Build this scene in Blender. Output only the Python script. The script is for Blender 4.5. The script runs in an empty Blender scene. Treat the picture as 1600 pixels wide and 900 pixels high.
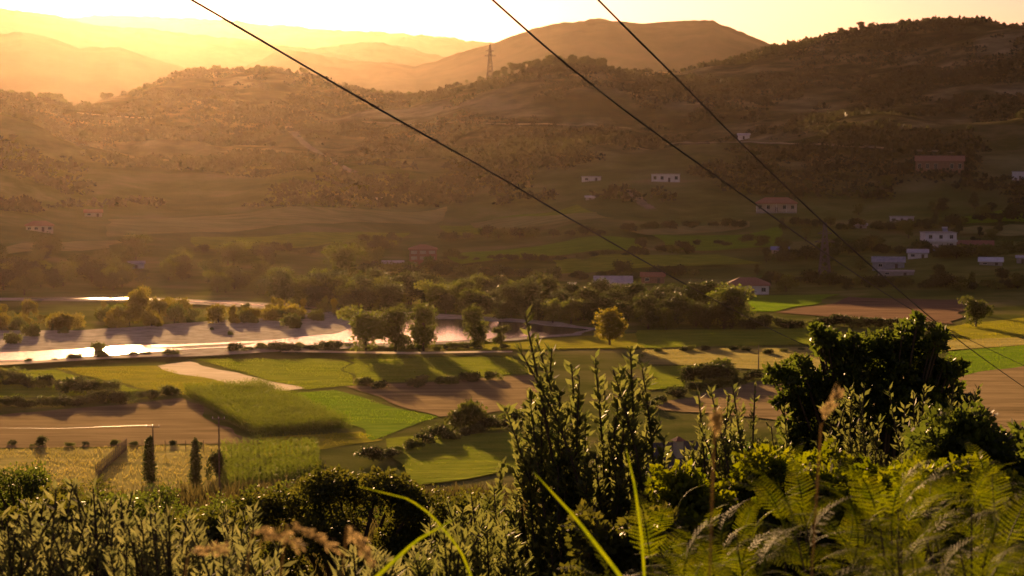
import bpy, math, random
import numpy as np
from mathutils import Vector, Matrix

R = random.Random(7)
NR = np.random.default_rng(7)
S = bpy.context.scene
COL = S.collection

# ------------------------------------------------------------------ camera
W, H_IMG, FPX = 1600.0, 900.0, 2986.0        # photograph pixels, focal length in pixels
CAMZ, YH = 48.0, 228.0                        # eye height above the valley floor, eye-level row
TH = math.atan((450 - YH) / FPX)
cam = bpy.data.cameras.new('camera'); camo = bpy.data.objects.new('camera', cam); COL.objects.link(camo)
camo.location = (0, 0, CAMZ); camo.rotation_euler = (math.pi / 2 - TH, 0, 0)
cam.sensor_width = 36; cam.lens = FPX / W * 36
cam.clip_start = 0.1; cam.clip_end = 60000
cam.dof.use_dof = True; cam.dof.focus_distance = 18; cam.dof.aperture_fstop = 8
S.camera = camo

def ray(px, py):
    a = (px - 800) / FPX; b = (450 - py) / FPX
    d = np.array([a, math.cos(TH) + b * math.sin(TH), -math.sin(TH) + b * math.cos(TH)])
    return d / np.linalg.norm(d)

def at(px, py, r):                            # point at horizontal distance r along a pixel's direction
    d = ray(px, py); k = r / math.hypot(d[0], d[1])
    return np.array([d[0] * k, d[1] * k, CAMZ + d[2] * k])

# ------------------------------------------------------------------ light
g = ray(178, 548)                             # glint on the river gives the sun's direction
SUN_EL = math.asin(-g[2]) + math.radians(1.0); SUN_AZ = math.atan2(g[0], g[1])
sun = bpy.data.lights.new('sun', 'SUN'); suno = bpy.data.objects.new('sun', sun); COL.objects.link(suno)
sun.energy = 5.0; sun.angle = math.radians(0.5); sun.color = (1.0, 0.57, 0.25)
sd = Vector((math.sin(SUN_AZ) * math.cos(SUN_EL), math.cos(SUN_AZ) * math.cos(SUN_EL), math.sin(SUN_EL)))
suno.rotation_euler = sd.to_track_quat('Z', 'Y').to_euler()
suno.location = (0, 0, 300)
wd = bpy.data.worlds.new('World'); S.world = wd; wd.use_nodes = True
nt = wd.node_tree; nt.nodes.clear()
sky = nt.nodes.new('ShaderNodeTexSky'); sky.sky_type = 'NISHITA'; sky.sun_disc = False
sky.sun_elevation = SUN_EL; sky.sun_rotation = SUN_AZ
sky.air_density = 1.0; sky.dust_density = 1.6; sky.ozone_density = 1.0
mul = nt.nodes.new('ShaderNodeMixRGB'); mul.blend_type = 'MULTIPLY'; mul.inputs[0].default_value = 1
mul.inputs[2].default_value = (0.76, 0.48, 0.68, 1)      # warm evening air
bg = nt.nodes.new('ShaderNodeBackground'); bg.inputs['Strength'].default_value = 0.05
ow = nt.nodes.new('ShaderNodeOutputWorld')
nt.links.new(sky.outputs[0], mul.inputs[1]); nt.links.new(mul.outputs[0], bg.inputs[0]); nt.links.new(bg.outputs[0], ow.inputs[0])
S.view_settings.view_transform = 'Standard'; S.view_settings.look = 'None'
S.view_settings.exposure = 1.5; S.view_settings.gamma = 1
S.render.engine = 'CYCLES'
S.cycles.use_denoising = True
S.cycles.max_bounces = 5; S.cycles.volume_bounces = 1; S.cycles.transparent_max_bounces = 4

# ------------------------------------------------------------------ materials
MATS = {}
def mat(name, col, col2=None, scale=1.0, rough=0.85, transl=0.0, bump=0.0, spec=0.2, stretch=(1, 1, 1), metal=0.0, tint=None, contrast=(0.35, 0.65), sheen=0.0):
    if name in MATS: return MATS[name]
    m = bpy.data.materials.new(name); MATS[name] = m; m.use_nodes = True
    n = m.node_tree.nodes; l = m.node_tree.links; n.clear()
    out = n.new('ShaderNodeOutputMaterial'); p = n.new('ShaderNodeBsdfPrincipled')
    p.inputs['Roughness'].default_value = rough; p.inputs['Specular IOR Level'].default_value = spec; p.inputs['Metallic'].default_value = metal
    tc = n.new('ShaderNodeTexCoord'); mp = n.new('ShaderNodeMapping'); mp.inputs['Scale'].default_value = [scale * s for s in stretch]
    l.new(tc.outputs['Object'], mp.inputs[0])
    nz = n.new('ShaderNodeTexNoise'); nz.inputs['Scale'].default_value = 1; nz.inputs['Detail'].default_value = 5; nz.inputs['Roughness'].default_value = 0.65
    l.new(mp.outputs[0], nz.inputs['Vector'])
    cr = n.new('ShaderNodeValToRGB'); cr.color_ramp.elements[0].position, cr.color_ramp.elements[1].position = contrast
    c2 = col2 or tuple(min(1, c * 1.35) for c in col)
    cr.color_ramp.elements[0].color = (*col, 1); cr.color_ramp.elements[1].color = (*c2, 1)
    l.new(nz.outputs[0], cr.inputs[0])
    csrc = cr.outputs[0]
    if tint:                                   # object-to-object variation
        oi = n.new('ShaderNodeObjectInfo'); hs = n.new('ShaderNodeHueSaturation'); mr = n.new('ShaderNodeMapRange')
        mr.inputs[3].default_value = 1 - tint; mr.inputs[4].default_value = 1 + tint
        l.new(oi.outputs['Random'], mr.inputs[0]); l.new(mr.outputs[0], hs.inputs['Value']); l.new(csrc, hs.inputs['Color']); csrc = hs.outputs[0]
    l.new(csrc, p.inputs['Base Color'])
    if sheen:
        p.inputs['Sheen Weight'].default_value = sheen; p.inputs['Sheen Roughness'].default_value = .45; l.new(csrc, p.inputs['Sheen Tint'])
    if bump:
        b = n.new('ShaderNodeBump'); b.inputs['Strength'].default_value = 0.8; b.inputs['Distance'].default_value = bump
        l.new(nz.outputs[0], b.inputs['Height']); l.new(b.outputs[0], p.inputs['Normal'])
    if transl:
        t = n.new('ShaderNodeBsdfTranslucent'); hs2 = n.new('ShaderNodeHueSaturation'); hs2.inputs['Value'].default_value = 1.9; hs2.inputs['Saturation'].default_value = 1.15
        l.new(csrc, hs2.inputs['Color']); l.new(hs2.outputs[0], t.inputs[0])
        mx = n.new('ShaderNodeMixShader'); mx.inputs[0].default_value = transl
        l.new(p.outputs[0], mx.inputs[1]); l.new(t.outputs[0], mx.inputs[2]); l.new(mx.outputs[0], out.inputs[0])
    else:
        l.new(p.outputs[0], out.inputs[0])
    return m

LEAF_DARK = mat('leaf_dark', (0.030, 0.040, 0.012), (0.06, 0.07, 0.02), 0.7, 0.6, 0.35, tint=0.3)
LEAF_MID = mat('leaf_mid', (0.06, 0.08, 0.017), (0.12, 0.13, 0.03), 0.7, 0.6, 0.4, tint=0.3)
LEAF_YEL = mat('leaf_yellow', (0.11, 0.10, 0.018), (0.17, 0.15, 0.03), 0.7, 0.6, 0.5, tint=0.2)
LEAF_SCRUB = mat('scrub_leaf', (0.016, 0.020, 0.007), (0.045, 0.045, 0.018), 0.03, 0.8, 0.2)
BARK = mat('bark', (0.05, 0.036, 0.024), (0.09, 0.07, 0.05), 6, 0.9)

# ------------------------------------------------------------------ helpers
def add(name, me, material, parent=None):
    o = bpy.data.objects.new(name, me); COL.objects.link(o)
    if material is not None and len(me.materials) == 0: me.materials.append(material)
    o.parent = parent
    return o
def tag(o, label, cat, group=None, kind=None):
    if label: o['label'] = label
    if cat: o['category'] = cat
    if group: o['group'] = group
    if kind: o['kind'] = kind
    return o
def empty(name, loc, rz=0, sc=1):
    o = bpy.data.objects.new(name, None); COL.objects.link(o); o.location = [float(v) for v in loc]; o.rotation_euler = (0, 0, rz); o.scale = (sc, sc, sc) if not hasattr(sc, '__len__') else sc
    o.empty_display_size = 0.2
    return o
def mesh(name, v, f, smooth=False):
    me = bpy.data.meshes.new(name)
    v = np.asarray(v, dtype=np.float32)
    if isinstance(f, np.ndarray):
        k = f.shape[1]; n = len(f)
        me.vertices.add(len(v)); me.vertices.foreach_set('co', v.ravel())
        me.loops.add(n * k); me.loops.foreach_set('vertex_index', f.astype(np.int32).ravel())
        me.polygons.add(n); me.polygons.foreach_set('loop_start', np.arange(0, n * k, k, dtype=np.int32))
        me.update(calc_edges=True); me.validate()
    else:
        me.from_pydata(v.tolist(), [], f); me.update()
    if smooth: me.polygons.foreach_set('use_smooth', [True] * len(me.polygons))
    return me
class MB:                                      # collects boxes, tubes and faces of ONE mesh
    def __init__(s): s.v = []; s.f = []
    def quad(s, *p):
        n = len(s.v); s.v += [tuple(map(float, q)) for q in p]; s.f.append(tuple(range(n, n + len(p)))); return s
    def box(s, x0, x1, y0, y1, z0, z1):
        n = len(s.v)
        s.v += [(x0, y0, z0), (x1, y0, z0), (x1, y1, z0), (x0, y1, z0), (x0, y0, z1), (x1, y0, z1), (x1, y1, z1), (x0, y1, z1)]
        s.f += [tuple(n + i for i in q) for q in ((0, 3, 2, 1), (4, 5, 6, 7), (0, 1, 5, 4), (1, 2, 6, 5), (2, 3, 7, 6), (3, 0, 4, 7))]
        return s
    def tube(s, pts, radii, k=6):
        pts = [Vector([float(c) for c in p]) for p in pts]; n0 = len(s.v)
        for i, p in enumerate(pts):
            d = (pts[min(i + 1, len(pts) - 1)] - pts[max(i - 1, 0)]).normalized()
            a = d.cross(Vector((0.31, 0.95, 0.05))).normalized(); b = d.cross(a)
            for j in range(k):
                t = 2 * math.pi * j / k
                s.v.append(tuple(p + (a * math.cos(t) + b * math.sin(t)) * radii[i]))
        for i in range(len(pts) - 1):
            for j in range(k):
                a0 = n0 + i * k + j; a1 = n0 + i * k + (j + 1) % k
                s.f.append((a0, a1, a1 + k, a0 + k))
        s.f.append(tuple(n0 + j for j in range(k))[::-1]); s.f.append(tuple(n0 + (len(pts) - 1) * k + j for j in range(k)))
        return s
    def build(s, name, material, parent=None, smooth=False):
        return add(name, mesh(name, s.v, s.f, smooth), material, parent)

def unit(n):
    v = NR.normal(size=(n, 3)); return v / np.linalg.norm(v, axis=1)[:, None]
def leaf_quads(c, d, L, w):                    # pointed leaves: base c, direction d, lengths L, half widths w
    n = len(c); L = np.broadcast_to(L, n)[:, None]; w = np.broadcast_to(w, n)[:, None]
    s = np.cross(d, unit(n)); s /= np.linalg.norm(s, axis=1)[:, None] + 1e-9
    up = np.cross(s, d)
    v = np.stack([c, c + d * L * .45 + s * w + up * L * .05, c + d * L, c + d * L * .45 - s * w + up * L * .05], 1).reshape(-1, 3)
    return v, np.arange(4 * n).reshape(n, 4)
def copy_tree(o, parent=None):
    c = o.copy(); COL.objects.link(c); c.parent = parent
    for ch in list(o.children): copy_tree(ch, c)
    return c

# value noise
_T = NR.random((256, 256))
def vnoise(x, y):
    xi = np.floor(x).astype(int); yi = np.floor(y).astype(int); fx = x - xi; fy = y - yi
    fx = fx * fx * (3 - 2 * fx); fy = fy * fy * (3 - 2 * fy)
    a = _T[xi & 255, yi & 255]; b = _T[(xi + 1) & 255, yi & 255]; c = _T[xi & 255, (yi + 1) & 255]; d = _T[(xi + 1) & 255, (yi + 1) & 255]
    return (a * (1 - fx) + b * fx) * (1 - fy) + (c * (1 - fx) + d * fx) * fy - .5
def fbm(x, y, o=4):
    r = 0; a = 1
    for i in range(o): r = r + a * vnoise(x * 2 ** i + 17 * i, y * 2 ** i + 31 * i); a *= .5
    return r

# ------------------------------------------------------------------ terrain
CRX = [-400, 0, 50, 100, 130, 200, 260, 300, 350, 420, 480, 530, 580, 640, 700, 760, 820, 880, 940, 1000, 1060, 1120, 1200, 1300, 1390, 1450, 1520, 1600, 2000]
CRY = [150, 152, 156, 166, 168, 150, 126, 114, 111, 110, 116, 134, 146, 151, 138, 124, 112, 104, 106, 114, 113, 100, 78, 58, 42, 39, 38, 48, 60]
DCX = [0, 130, 350, 600, 900, 1200, 1600]; DCY = [1250, 1350, 1550, 1480, 1350, 1450, 1500]
def tan_el(py): return math.tan(math.atan((450 - py) / FPX) - TH)
CORR = np.zeros(len(CRX))
def pxe(x, y):
    az = np.clip(np.arctan2(x, y), -1.0, 1.0); return 800 + FPX * np.tan(az)
NEARX = [0, 2, 35, 60, 100, 150, 190, 235, 265]; NEARL = [46.4, 46.2, 41.5, 34, 21, 9, 4, 1, 0]; NEARR = [46.4, 46.2, 41.5, 35, 25, 17, 10, 3, 0]
def ground_z(x, y):
    x = np.asarray(x, float); y = np.asarray(y, float)
    r = np.hypot(x, y); p = pxe(x, y)
    front = np.clip((y / np.maximum(r, 1e-6) + .2) / .5, 0, 1)
    dc = np.interp(p, DCX, DCY); cy = np.interp(p, CRX, np.array(CRY) + CORR)
    zc = CAMZ + np.tan(np.arctan((450 - cy) / FPX) - TH) * dc
    r0 = np.interp(p, [0, 500, 1000, 1500], [640, 640, 590, 560])
    t = (r - r0) / (dc - r0); tc = np.clip(t, 0, 1)
    s = 1 - (1 - tc ** 1.6) ** 1.25
    s = np.where(t > 1, np.exp(-((r - dc) / 420) ** 2), s)
    rough = np.clip(t * 2.2, 0, 1) * np.exp(-np.clip(t - 1, 0, 9) * 2)
    z = zc * s * front
    z = z + rough * (fbm(x / 190, y / 190) * 32 + fbm(x / 34, y / 34, 3) * 3.2)
    z = z + rough * .9 * np.abs(((z / 7.0) % 1) - .5) * 2.0       # worn terraces along the slope
    w = np.clip((p - 700) / 300, 0, 1)
    zn = np.interp(r, NEARX, NEARL) * (1 - w) + np.interp(r, NEARX, NEARR) * w
    zb = np.interp(r, [0, 3, 60, 300], [46.4, 47, 62, 90])         # the camera's own hillside goes on rising behind it
    fr = np.clip(front, 0, 1)
    near = np.where(r < 265, zn * fr + zb * (1 - fr), 0) + np.where(r >= 265, 90 * (1 - fr), 0)
    near = near + np.clip(1 - np.abs(r - 30) / 30, 0, 1) * fbm(x / 4, y / 4, 3) * .35
    far = np.clip((r - 2200) / 3000, 0, 1) * 10
    return z + near + far
def silhouette(px):
    r = np.linspace(700, 1900, 400); a = math.atan((px - 800) / FPX)
    z = ground_z(np.sin(a) * r, np.cos(a) * r); e = (z - CAMZ) / r; i = int(np.argmax(e))
    return 450 - FPX * math.tan(math.atan(e[i]) + TH), r[i]
for _ in range(4):
    for i, px in enumerate(CRX): CORR[i] += (CRY[i] - silhouette(px)[0]) * .8
def gz(x, y): return float(ground_z(np.array([x]), np.array([y]))[0])
_TS = np.concatenate([np.arange(3, 60, .25), np.arange(60, 400, 1.0), np.arange(400, 2600, 2.0)])
def ground(px, py):                            # where a pixel's ray first meets the terrain (past the near brow)
    d = ray(px, py); k = 1 / math.hypot(d[0], d[1])
    ts = _TS[_TS > 120]; x = d[0] * k * ts; y = d[1] * k * ts; z = CAMZ + d[2] * k * ts
    hit = np.nonzero(ground_z(x, y) >= z)[0]
    i = hit[0] if len(hit) else int(np.argmax(ground_z(x, y) - z))
    return np.array([x[i], y[i], gz(x[i], y[i])])

def build_ground():
    az = np.radians(np.concatenate([np.arange(-180, -22, 4), np.arange(-22, 22.01, .09), np.arange(26, 180.1, 4)]))
    rr = np.concatenate([[0.01], 1.5 * 1.0125 ** np.arange(0, 760)]); rr = rr[rr < 12500]
    A, Rr = np.meshgrid(az, rr); x = np.sin(A) * Rr; y = np.cos(A) * Rr; z = ground_z(x, y)
    n, m = A.shape
    idx = np.arange(n * m).reshape(n, m)
    f = np.stack([idx[:-1, :-1], idx[:-1, 1:], idx[1:, 1:], idx[1:, :-1]], -1).reshape(-1, 4)
    me = mesh('ground', np.stack([x, y, z], -1).reshape(-1, 3), f, True)
    p = pxe(x, y); r0 = np.interp(p, [0, 500, 1000, 1500], [640, 640, 590, 560])
    hill = np.clip((Rr - r0 - 250) / 160 + fbm(x / 60, y / 60, 2) * .6, 0, 1) * (Rr > r0).astype(np.float32)
    at_ = me.attributes.new('hill', 'FLOAT', 'POINT'); at_.data.foreach_set('value', hill.ravel())
    m_ = bpy.data.materials.new('ground'); m_.use_nodes = True; N = m_.node_tree.nodes; L = m_.node_tree.links
    p_ = N['Principled BSDF']; p_.inputs['Roughness'].default_value = .95; p_.inputs['Specular IOR Level'].default_value = 0
    tc = N.new('ShaderNodeTexCoord')
    def noise(scale, vec_scale, det=6):
        mp = N.new('ShaderNodeMapping'); mp.inputs['Scale'].default_value = vec_scale; L.new(tc.outputs['Object'], mp.inputs[0])
        q = N.new('ShaderNodeTexNoise'); q.inputs['Scale'].default_value = scale; q.inputs['Detail'].default_value = det; q.inputs['Roughness'].default_value = .65
        L.new(mp.outputs[0], q.inputs['Vector']); return q.outputs[0]
    def ramp(src, stops):
        c = N.new('ShaderNodeValToRGB'); e = c.color_ramp.elements
        e[0].position, e[0].color = stops[0][0], (*stops[0][1], 1); e[1].position, e[1].color = stops[-1][0], (*stops[-1][1], 1)
        for q in stops[1:-1]: k = e.new(q[0]); k.color = (*q[1], 1)
        L.new(src, c.inputs[0]); return c.outputs[0]
    hillc = ramp(noise(1, (.011, .014, .05), 9), [(.37, (.018, .020, .007)), (.46, (.055, .052, .018)), (.54, (.14, .115, .05)), (.66, (.30, .235, .12))])
    floor = ramp(noise(1, (.02, .035, .1)), [(.35, (.075, .10, .018)), (.5, (.14, .155, .032)), (.65, (.23, .205, .07))])
    a = N.new('ShaderNodeAttribute'); a.attribute_name = 'hill'
    mx = N.new('ShaderNodeMixRGB'); L.new(a.outputs['Fac'], mx.inputs[0]); L.new(floor, mx.inputs[1]); L.new(hillc, mx.inputs[2])
    L.new(mx.outputs[0], p_.inputs['Base Color'])
    b = N.new('ShaderNodeBump'); b.inputs['Distance'].default_value = .5; b.inputs['Strength'].default_value = .7
    L.new(noise(1, (.5, .5, .5)), b.inputs['Height']); L.new(b.outputs[0], p_.inputs['Normal'])
    o = add('ground', me, m_); o['kind'] = 'structure'
build_ground()

# far ridges, each a hill with its own foot, flanks and distance
def ridge(name, prof, D, wid, seed, material):
    xs = [p[0] for p in prof]; ys = [p[1] for p in prof]
    px = np.linspace(min(xs), max(xs), 420)
    a = np.arctan((px - 800) / FPX); q = np.linspace(-1, 1, 61)
    A, Q = np.meshgrid(a, q); P = np.meshgrid(px, q)[0]
    cy = np.interp(P, xs, ys)
    zc = CAMZ + np.tan(np.arctan((450 - cy) / FPX) - TH) * D
    r = D + Q * wid
    x = np.sin(A) * r; y = np.cos(A) * r
    n = fbm(x / (wid * .35) + seed, y / (wid * .35), 5)
    env = np.cos(Q * math.pi / 2) ** 1.3
    z = 6 + (zc - 6) * env * (1 + n * .5 * (1 - env)) + fbm(x / 45 + seed, y / 45, 3) * D * .0022 * env
    z = np.where(np.abs(Q) > .99, -5, z)
    nn, m = A.shape; idx = np.arange(nn * m).reshape(nn, m)
    f = np.stack([idx[:-1, :-1], idx[:-1, 1:], idx[1:, 1:], idx[1:, :-1]], -1).reshape(-1, 4)
    o = add(name, mesh(name, np.stack([x, y, z], -1).reshape(-1, 3), f, True), material); o['kind'] = 'structure'
HILLM = mat('far_hill', (0.04, 0.042, 0.018), (0.10, 0.08, 0.04), .004, .95, spec=0)
ridge('mountain', [(330, 190), (390, 104), (430, 86), (470, 80), (510, 92), (560, 97), (620, 100), (650, 105), (700, 92), (760, 72), (860, 41), (930, 33), (1000, 38), (1060, 38), (1112, 35), (1130, 44), (1200, 71), (1280, 95), (1400, 130), (1700, 170)], 4200, 1100, 3.1, HILLM)
ridge('hill', [(-500, 90), (-200, 75), (0, 62), (40, 59), (90, 68), (130, 81), (190, 80), (240, 95), (290, 106), (350, 122), (430, 160), (560, 200)], 3600, 900, 8.2, HILLM)
ridge('hill', [(400, 130), (480, 80), (560, 68), (600, 70), (660, 82), (720, 95), (800, 120), (900, 150)], 5800, 1200, 5.7, HILLM)
ridge('hill', [(-600, 30), (-300, 18), (0, 22), (40, 25), (100, 35), (150, 45), (200, 48), (300, 58), (400, 68), (500, 80), (650, 110)], 5400, 1200, 1.7, HILLM)
ridge('mountain', [(-700, 60), (-300, 45), (0, 40), (200, 30), (350, 34), (420, 42), (560, 52), (640, 55), (700, 62), (770, 70), (900, 90), (1200, 110), (1700, 90), (2300, 100)], 8600, 1700, 9.9, HILLM)

# ------------------------------------------------------------------ fields, river, tracks (sheets on the valley floor)
_off = [0.05]; FQ = {}
def field(quad_px, material, name='field', nu=26):
    c = [ground(*p) for p in quad_px]; _off[0] += .012
    u = np.linspace(0, 1, nu); U, V = np.meshgrid(u, u)
    w = .012 * (1 - (2 * U - 1) ** 8)
    Pq = [np.outer((1 - U.ravel()) * (1 - V.ravel()), c[0][:2]) + np.outer(U.ravel() * (1 - V.ravel()), c[1][:2]) + np.outer(U.ravel() * V.ravel(), c[2][:2]) + np.outer((1 - U.ravel()) * V.ravel(), c[3][:2])][0]
    Pq = Pq + np.stack([fbm(Pq[:, 0] / 14, Pq[:, 1] / 14, 2), fbm(Pq[:, 1] / 14 + 5, Pq[:, 0] / 14, 2)], 1) * 3.6
    z = ground_z(Pq[:, 0], Pq[:, 1]) + _off[0] + (np.hypot(Pq[:, 0], Pq[:, 1]) > 640) * .5
    idx = np.arange(nu * nu).reshape(nu, nu)
    f = np.stack([idx[:-1, :-1], idx[:-1, 1:], idx[1:, 1:], idx[1:, :-1]], -1).reshape(-1, 4)
    o = add(name, mesh(name, np.column_stack([Pq, z]), f, True), material); o['kind'] = 'structure'
    return o
SOIL = mat('ploughed_soil', (.115, .088, .042), (.22, .168, .085), .10, .95, bump=.25, spec=0, sheen=.6, stretch=(.5, 3.5, 1))
SOIL_D = mat('dark_soil', (.075, .05, .03), (.14, .095, .06), .12, .95, bump=.2, spec=0, sheen=.6, stretch=(.4, 3, 1))
GRASS = mat('meadow', (.11, .15, .014), (.20, .23, .026), .16, .9, bump=.9, spec=0, sheen=.6, stretch=(.7, 2.4, 1))
GRASS_B = mat('green_crop', (.09, .16, .012), (.16, .24, .022), .2, .9, bump=.9, spec=0, sheen=.6, stretch=(.6, 3, 1))
GRASS_Y = mat('yellow_grass', (.16, .17, .016), (.26, .25, .03), .18, .9, bump=.9, spec=0, sheen=.6, stretch=(.7, 2.5, 1))
STRAW = mat('straw', (.16, .155, .045), (.27, .24, .08), .11, .95, bump=.2, spec=0, sheen=.6, stretch=(.6, 2.5, 1))
TRACK = mat('pale_track', (.36, .31, .20), (.55, .48, .34), .2, .95, spec=0, sheen=.6, stretch=(.6, 2, 1))
GRAVEL = mat('gravel', (.22, .20, .15), (.38, .345, .27), .25, .95, bump=.5, spec=0, sheen=.5)
for q, m_ in [
    ([(0, 650), (285, 622), (395, 692), (-40, 702)], SOIL), ([(-30, 704), (340, 697), (345, 778), (-30, 778)], STRAW),
    ([(395, 686), (548, 674), (606, 690), (395, 714)], GRASS_Y), ([(440, 617), (522, 612), (682, 655), (590, 690)], GRASS_B),
    ([(238, 573), (290, 568), (472, 608), (420, 615)], TRACK), ([(292, 561), (540, 562), (556, 604), (476, 610)], GRASS),
    ([(75, 577), (236, 573), (418, 613), (285, 618)], GRASS_Y), ([(-30, 582), (72, 580), (240, 612), (-30, 628)], GRASS),
    ([(540, 606), (832, 588), (850, 640), (684, 655)], SOIL), ([(545, 562), (800, 560), (832, 586), (560, 602)], GRASS),
    ([(1005, 640), (1200, 594), (1640, 566), (1640, 700)], SOIL), ([(1480, 552), (1640, 538), (1640, 566), (1470, 594)], GRASS_B),
    ([(1480, 512), (1640, 494), (1640, 528), (1490, 534)], GRASS_Y), ([(1460, 534), (1640, 528), (1640, 538), (1460, 552)], STRAW),
    ([(1215, 490), (1330, 465), (1515, 470), (1490, 508)], SOIL_D), ([(1172, 464), (1312, 461), (1212, 488), (1172, 488)], GRASS_B),
    ([(1000, 519), (1310, 514), (1300, 540), (990, 545)], GRASS), ([(1000, 549), (1300, 545), (1300, 584), (1000, 572)], STRAW),
    ([(1010, 576), (1150, 574), (1090, 606), (1010, 612)], GRASS), ([(610, 690), (870, 676), (900, 730), (640, 760)], GRASS),
    ([(1030, 700), (1160, 694), (1160, 735), (1030, 735)], GRASS_B), ([(690, 540), (1000, 524), (1000, 546), (690, 552)], GRASS_Y),
    ([(1020, 371), (1225, 360), (1212, 390), (1040, 393)], GRASS_B), ([(985, 365), (1160, 347), (1172, 358), (1012, 371)], STRAW),
    ([(870, 410), (1120, 400), (1192, 416), (880, 431)], GRASS), ([(700, 401), (1000, 377), (1000, 396), (720, 416)], GRASS_B),
    ([(170, 346), (700, 326), (700, 350), (170, 372)], STRAW), ([(690, 356), (900, 326), (930, 338), (725, 372)], GRASS),
    ([(300, 374), (640, 368), (622, 385), (300, 392)], GRASS), ([(-20, 394), (200, 378), (165, 392), (-20, 410)], STRAW),
    ([(-20, 418), (80, 412), (80, 430), (-20, 438)], GRASS), ([(1490, 344), (1640, 322), (1640, 350), (1490, 355)], GRASS_B),
    ([(1490, 360), (1640, 357), (1640, 367), (1490, 370)], STRAW), ([(740, 350), (930, 335), (960, 345), (780, 365)], STRAW)]:
    field(q, m_); FQ.setdefault(m_.name, []).append(q)

def grass_on(quads, material, label, dens, hgt):
    V = []; F = []; n0 = 0
    for q in quads:
        c = [ground(*p)[:2] for p in q]
        if max(np.hypot(*p) for p in c) > 640: continue
        ar = abs(sum(c[i][0] * c[(i + 1) % 4][1] - c[(i + 1) % 4][0] * c[i][1] for i in range(4))) / 2
        n = int(min(ar * dens, 45000)); U = NR.random(n); W_ = NR.random(n)
        P = np.outer((1 - U) * (1 - W_), c[0]) + np.outer(U * (1 - W_), c[1]) + np.outer(U * W_, c[2]) + np.outer((1 - U) * W_, c[3])
        k = fbm(P[:, 0] / 11, P[:, 1] / 5, 3) > -.22; P = P[k]; n = len(P)
        d = np.column_stack([NR.normal(size=n) * .3, NR.normal(size=n) * .3, np.ones(n)]); d /= np.linalg.norm(d, axis=1)[:, None]
        v, f = leaf_quads(np.column_stack([P, ground_z(P[:, 0], P[:, 1]) + .1]), d, hgt * NR.uniform(.5, 1.3, n), .065); V.append(v); F.append(f + n0); n0 += len(v)
    o = add('meadow_grass', mesh('meadow_grass', np.concatenate(V), np.concatenate(F)), material); tag(o, label, 'grass', None, 'stuff')
def sheet(name, outline, material, z, wob=1.5, closed=True):
    pts = []
    n = len(outline)
    for i in range(n):
        a = at(*outline[i], 1); b = at(*outline[(i + 1) % n], 1)
        a = np.array(outline[i], float); b = np.array(outline[(i + 1) % n], float)
        for k in range(8):
            p = a + (b - a) * k / 8
            d = ray(*p); t = (CAMZ) / -d[2]; x, y = d[0] * t, d[1] * t
            pts.append((x + float(fbm(np.array([x / 9]), np.array([y / 9]), 3)[0]) * wob, y + float(fbm(np.array([y / 9 + 9]), np.array([x / 9]), 3)[0]) * wob * 2.5, z))
    import bmesh
    bm = bmesh.new(); f = bm.faces.new([bm.verts.new(p) for p in pts]); bmesh.ops.triangulate(bm, faces=[f])
    me = bpy.data.meshes.new(name); bm.to_mesh(me); bm.free()
    for p in me.polygons:
        if p.normal.z < 0: p.flip()
    o = add(name, me, material); o['kind'] = 'structure'; return o
grass_on(FQ['meadow'], mat('meadow_blades', (.09, .125, .014), (.16, .18, .024), .08, .8, .55, spec=0), 'short green grass on the valley meadows', 1.6, .34)
grass_on(FQ['green_crop'], mat('crop_blades', (.07, .13, .012), (.13, .19, .02), .08, .8, .55, spec=0), 'fresh green crop on the valley fields', 2.2, .32)
grass_on(FQ['yellow_grass'], mat('yellow_blades', (.13, .14, .014), (.20, .19, .025), .08, .8, .55, spec=0), 'yellow lit grass on the valley strips', 2.2, .34)
grass_on(FQ['straw'], mat('straw_blades', (.14, .125, .035), (.23, .19, .06), .08, .8, .5, spec=0), 'dry straw coloured grass on the valley strips', 3.0, .36)
wm = bpy.data.materials.new('river_water'); wm.use_nodes = True
N = wm.node_tree.nodes; L = wm.node_tree.links; p_ = N['Principled BSDF']
p_.inputs['Base Color'].default_value = (.05, .05, .045, 1); p_.inputs['Roughness'].default_value = .08; p_.inputs['IOR'].default_value = 1.33; p_.inputs['Specular IOR Level'].default_value = .6
tc = N.new('ShaderNodeTexCoord'); mp = N.new('ShaderNodeMapping'); mp.inputs['Scale'].default_value = (.5, 1.1, 1); nz = N.new('ShaderNodeTexNoise'); nz.inputs['Scale'].default_value = 1; nz.inputs['Detail'].default_value = 4
bp = N.new('ShaderNodeBump'); bp.inputs['Strength'].default_value = .12; bp.inputs['Distance'].default_value = .3
L.new(tc.outputs['Object'], mp.inputs[0]); L.new(mp.outputs[0], nz.inputs['Vector']); L.new(nz.outputs[0], bp.inputs['Height']); L.new(bp.outputs[0], p_.inputs['Normal'])
sheet('gravel_bank', [(-40, 572), (-40, 520), (120, 520), (300, 508), (430, 498), (540, 489), (640, 490), (760, 498), (870, 506), (932, 517), (905, 528), (800, 536), (600, 546), (300, 560), (100, 569)], GRAVEL, .62)
sheet('gravel_bank', [(-20, 468), (200, 467), (400, 475), (560, 487), (640, 492), (540, 497), (380, 483), (200, 474), (-20, 473)], GRAVEL, .63)
sheet('river', [(-30, 569), (-30, 558), (60, 554), (150, 548), (250, 543), (400, 536), (520, 527), (560, 512), (640, 503), (720, 503), (820, 508), (922, 519), (890, 526), (800, 532), (690, 538), (540, 541), (420, 545), (300, 551), (200, 557), (60, 568)], wm, .70)
sheet('river', [(40, 469), (200, 468.5), (380, 477), (480, 484), (545, 490), (540, 492.5), (380, 479.5), (200, 471), (40, 470.5)], wm, .70, .6)
sheet('gravel_bank', [(230, 549), (330, 543), (400, 540), (380, 544), (300, 549)], GRAVEL, .74, .6)
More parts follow.
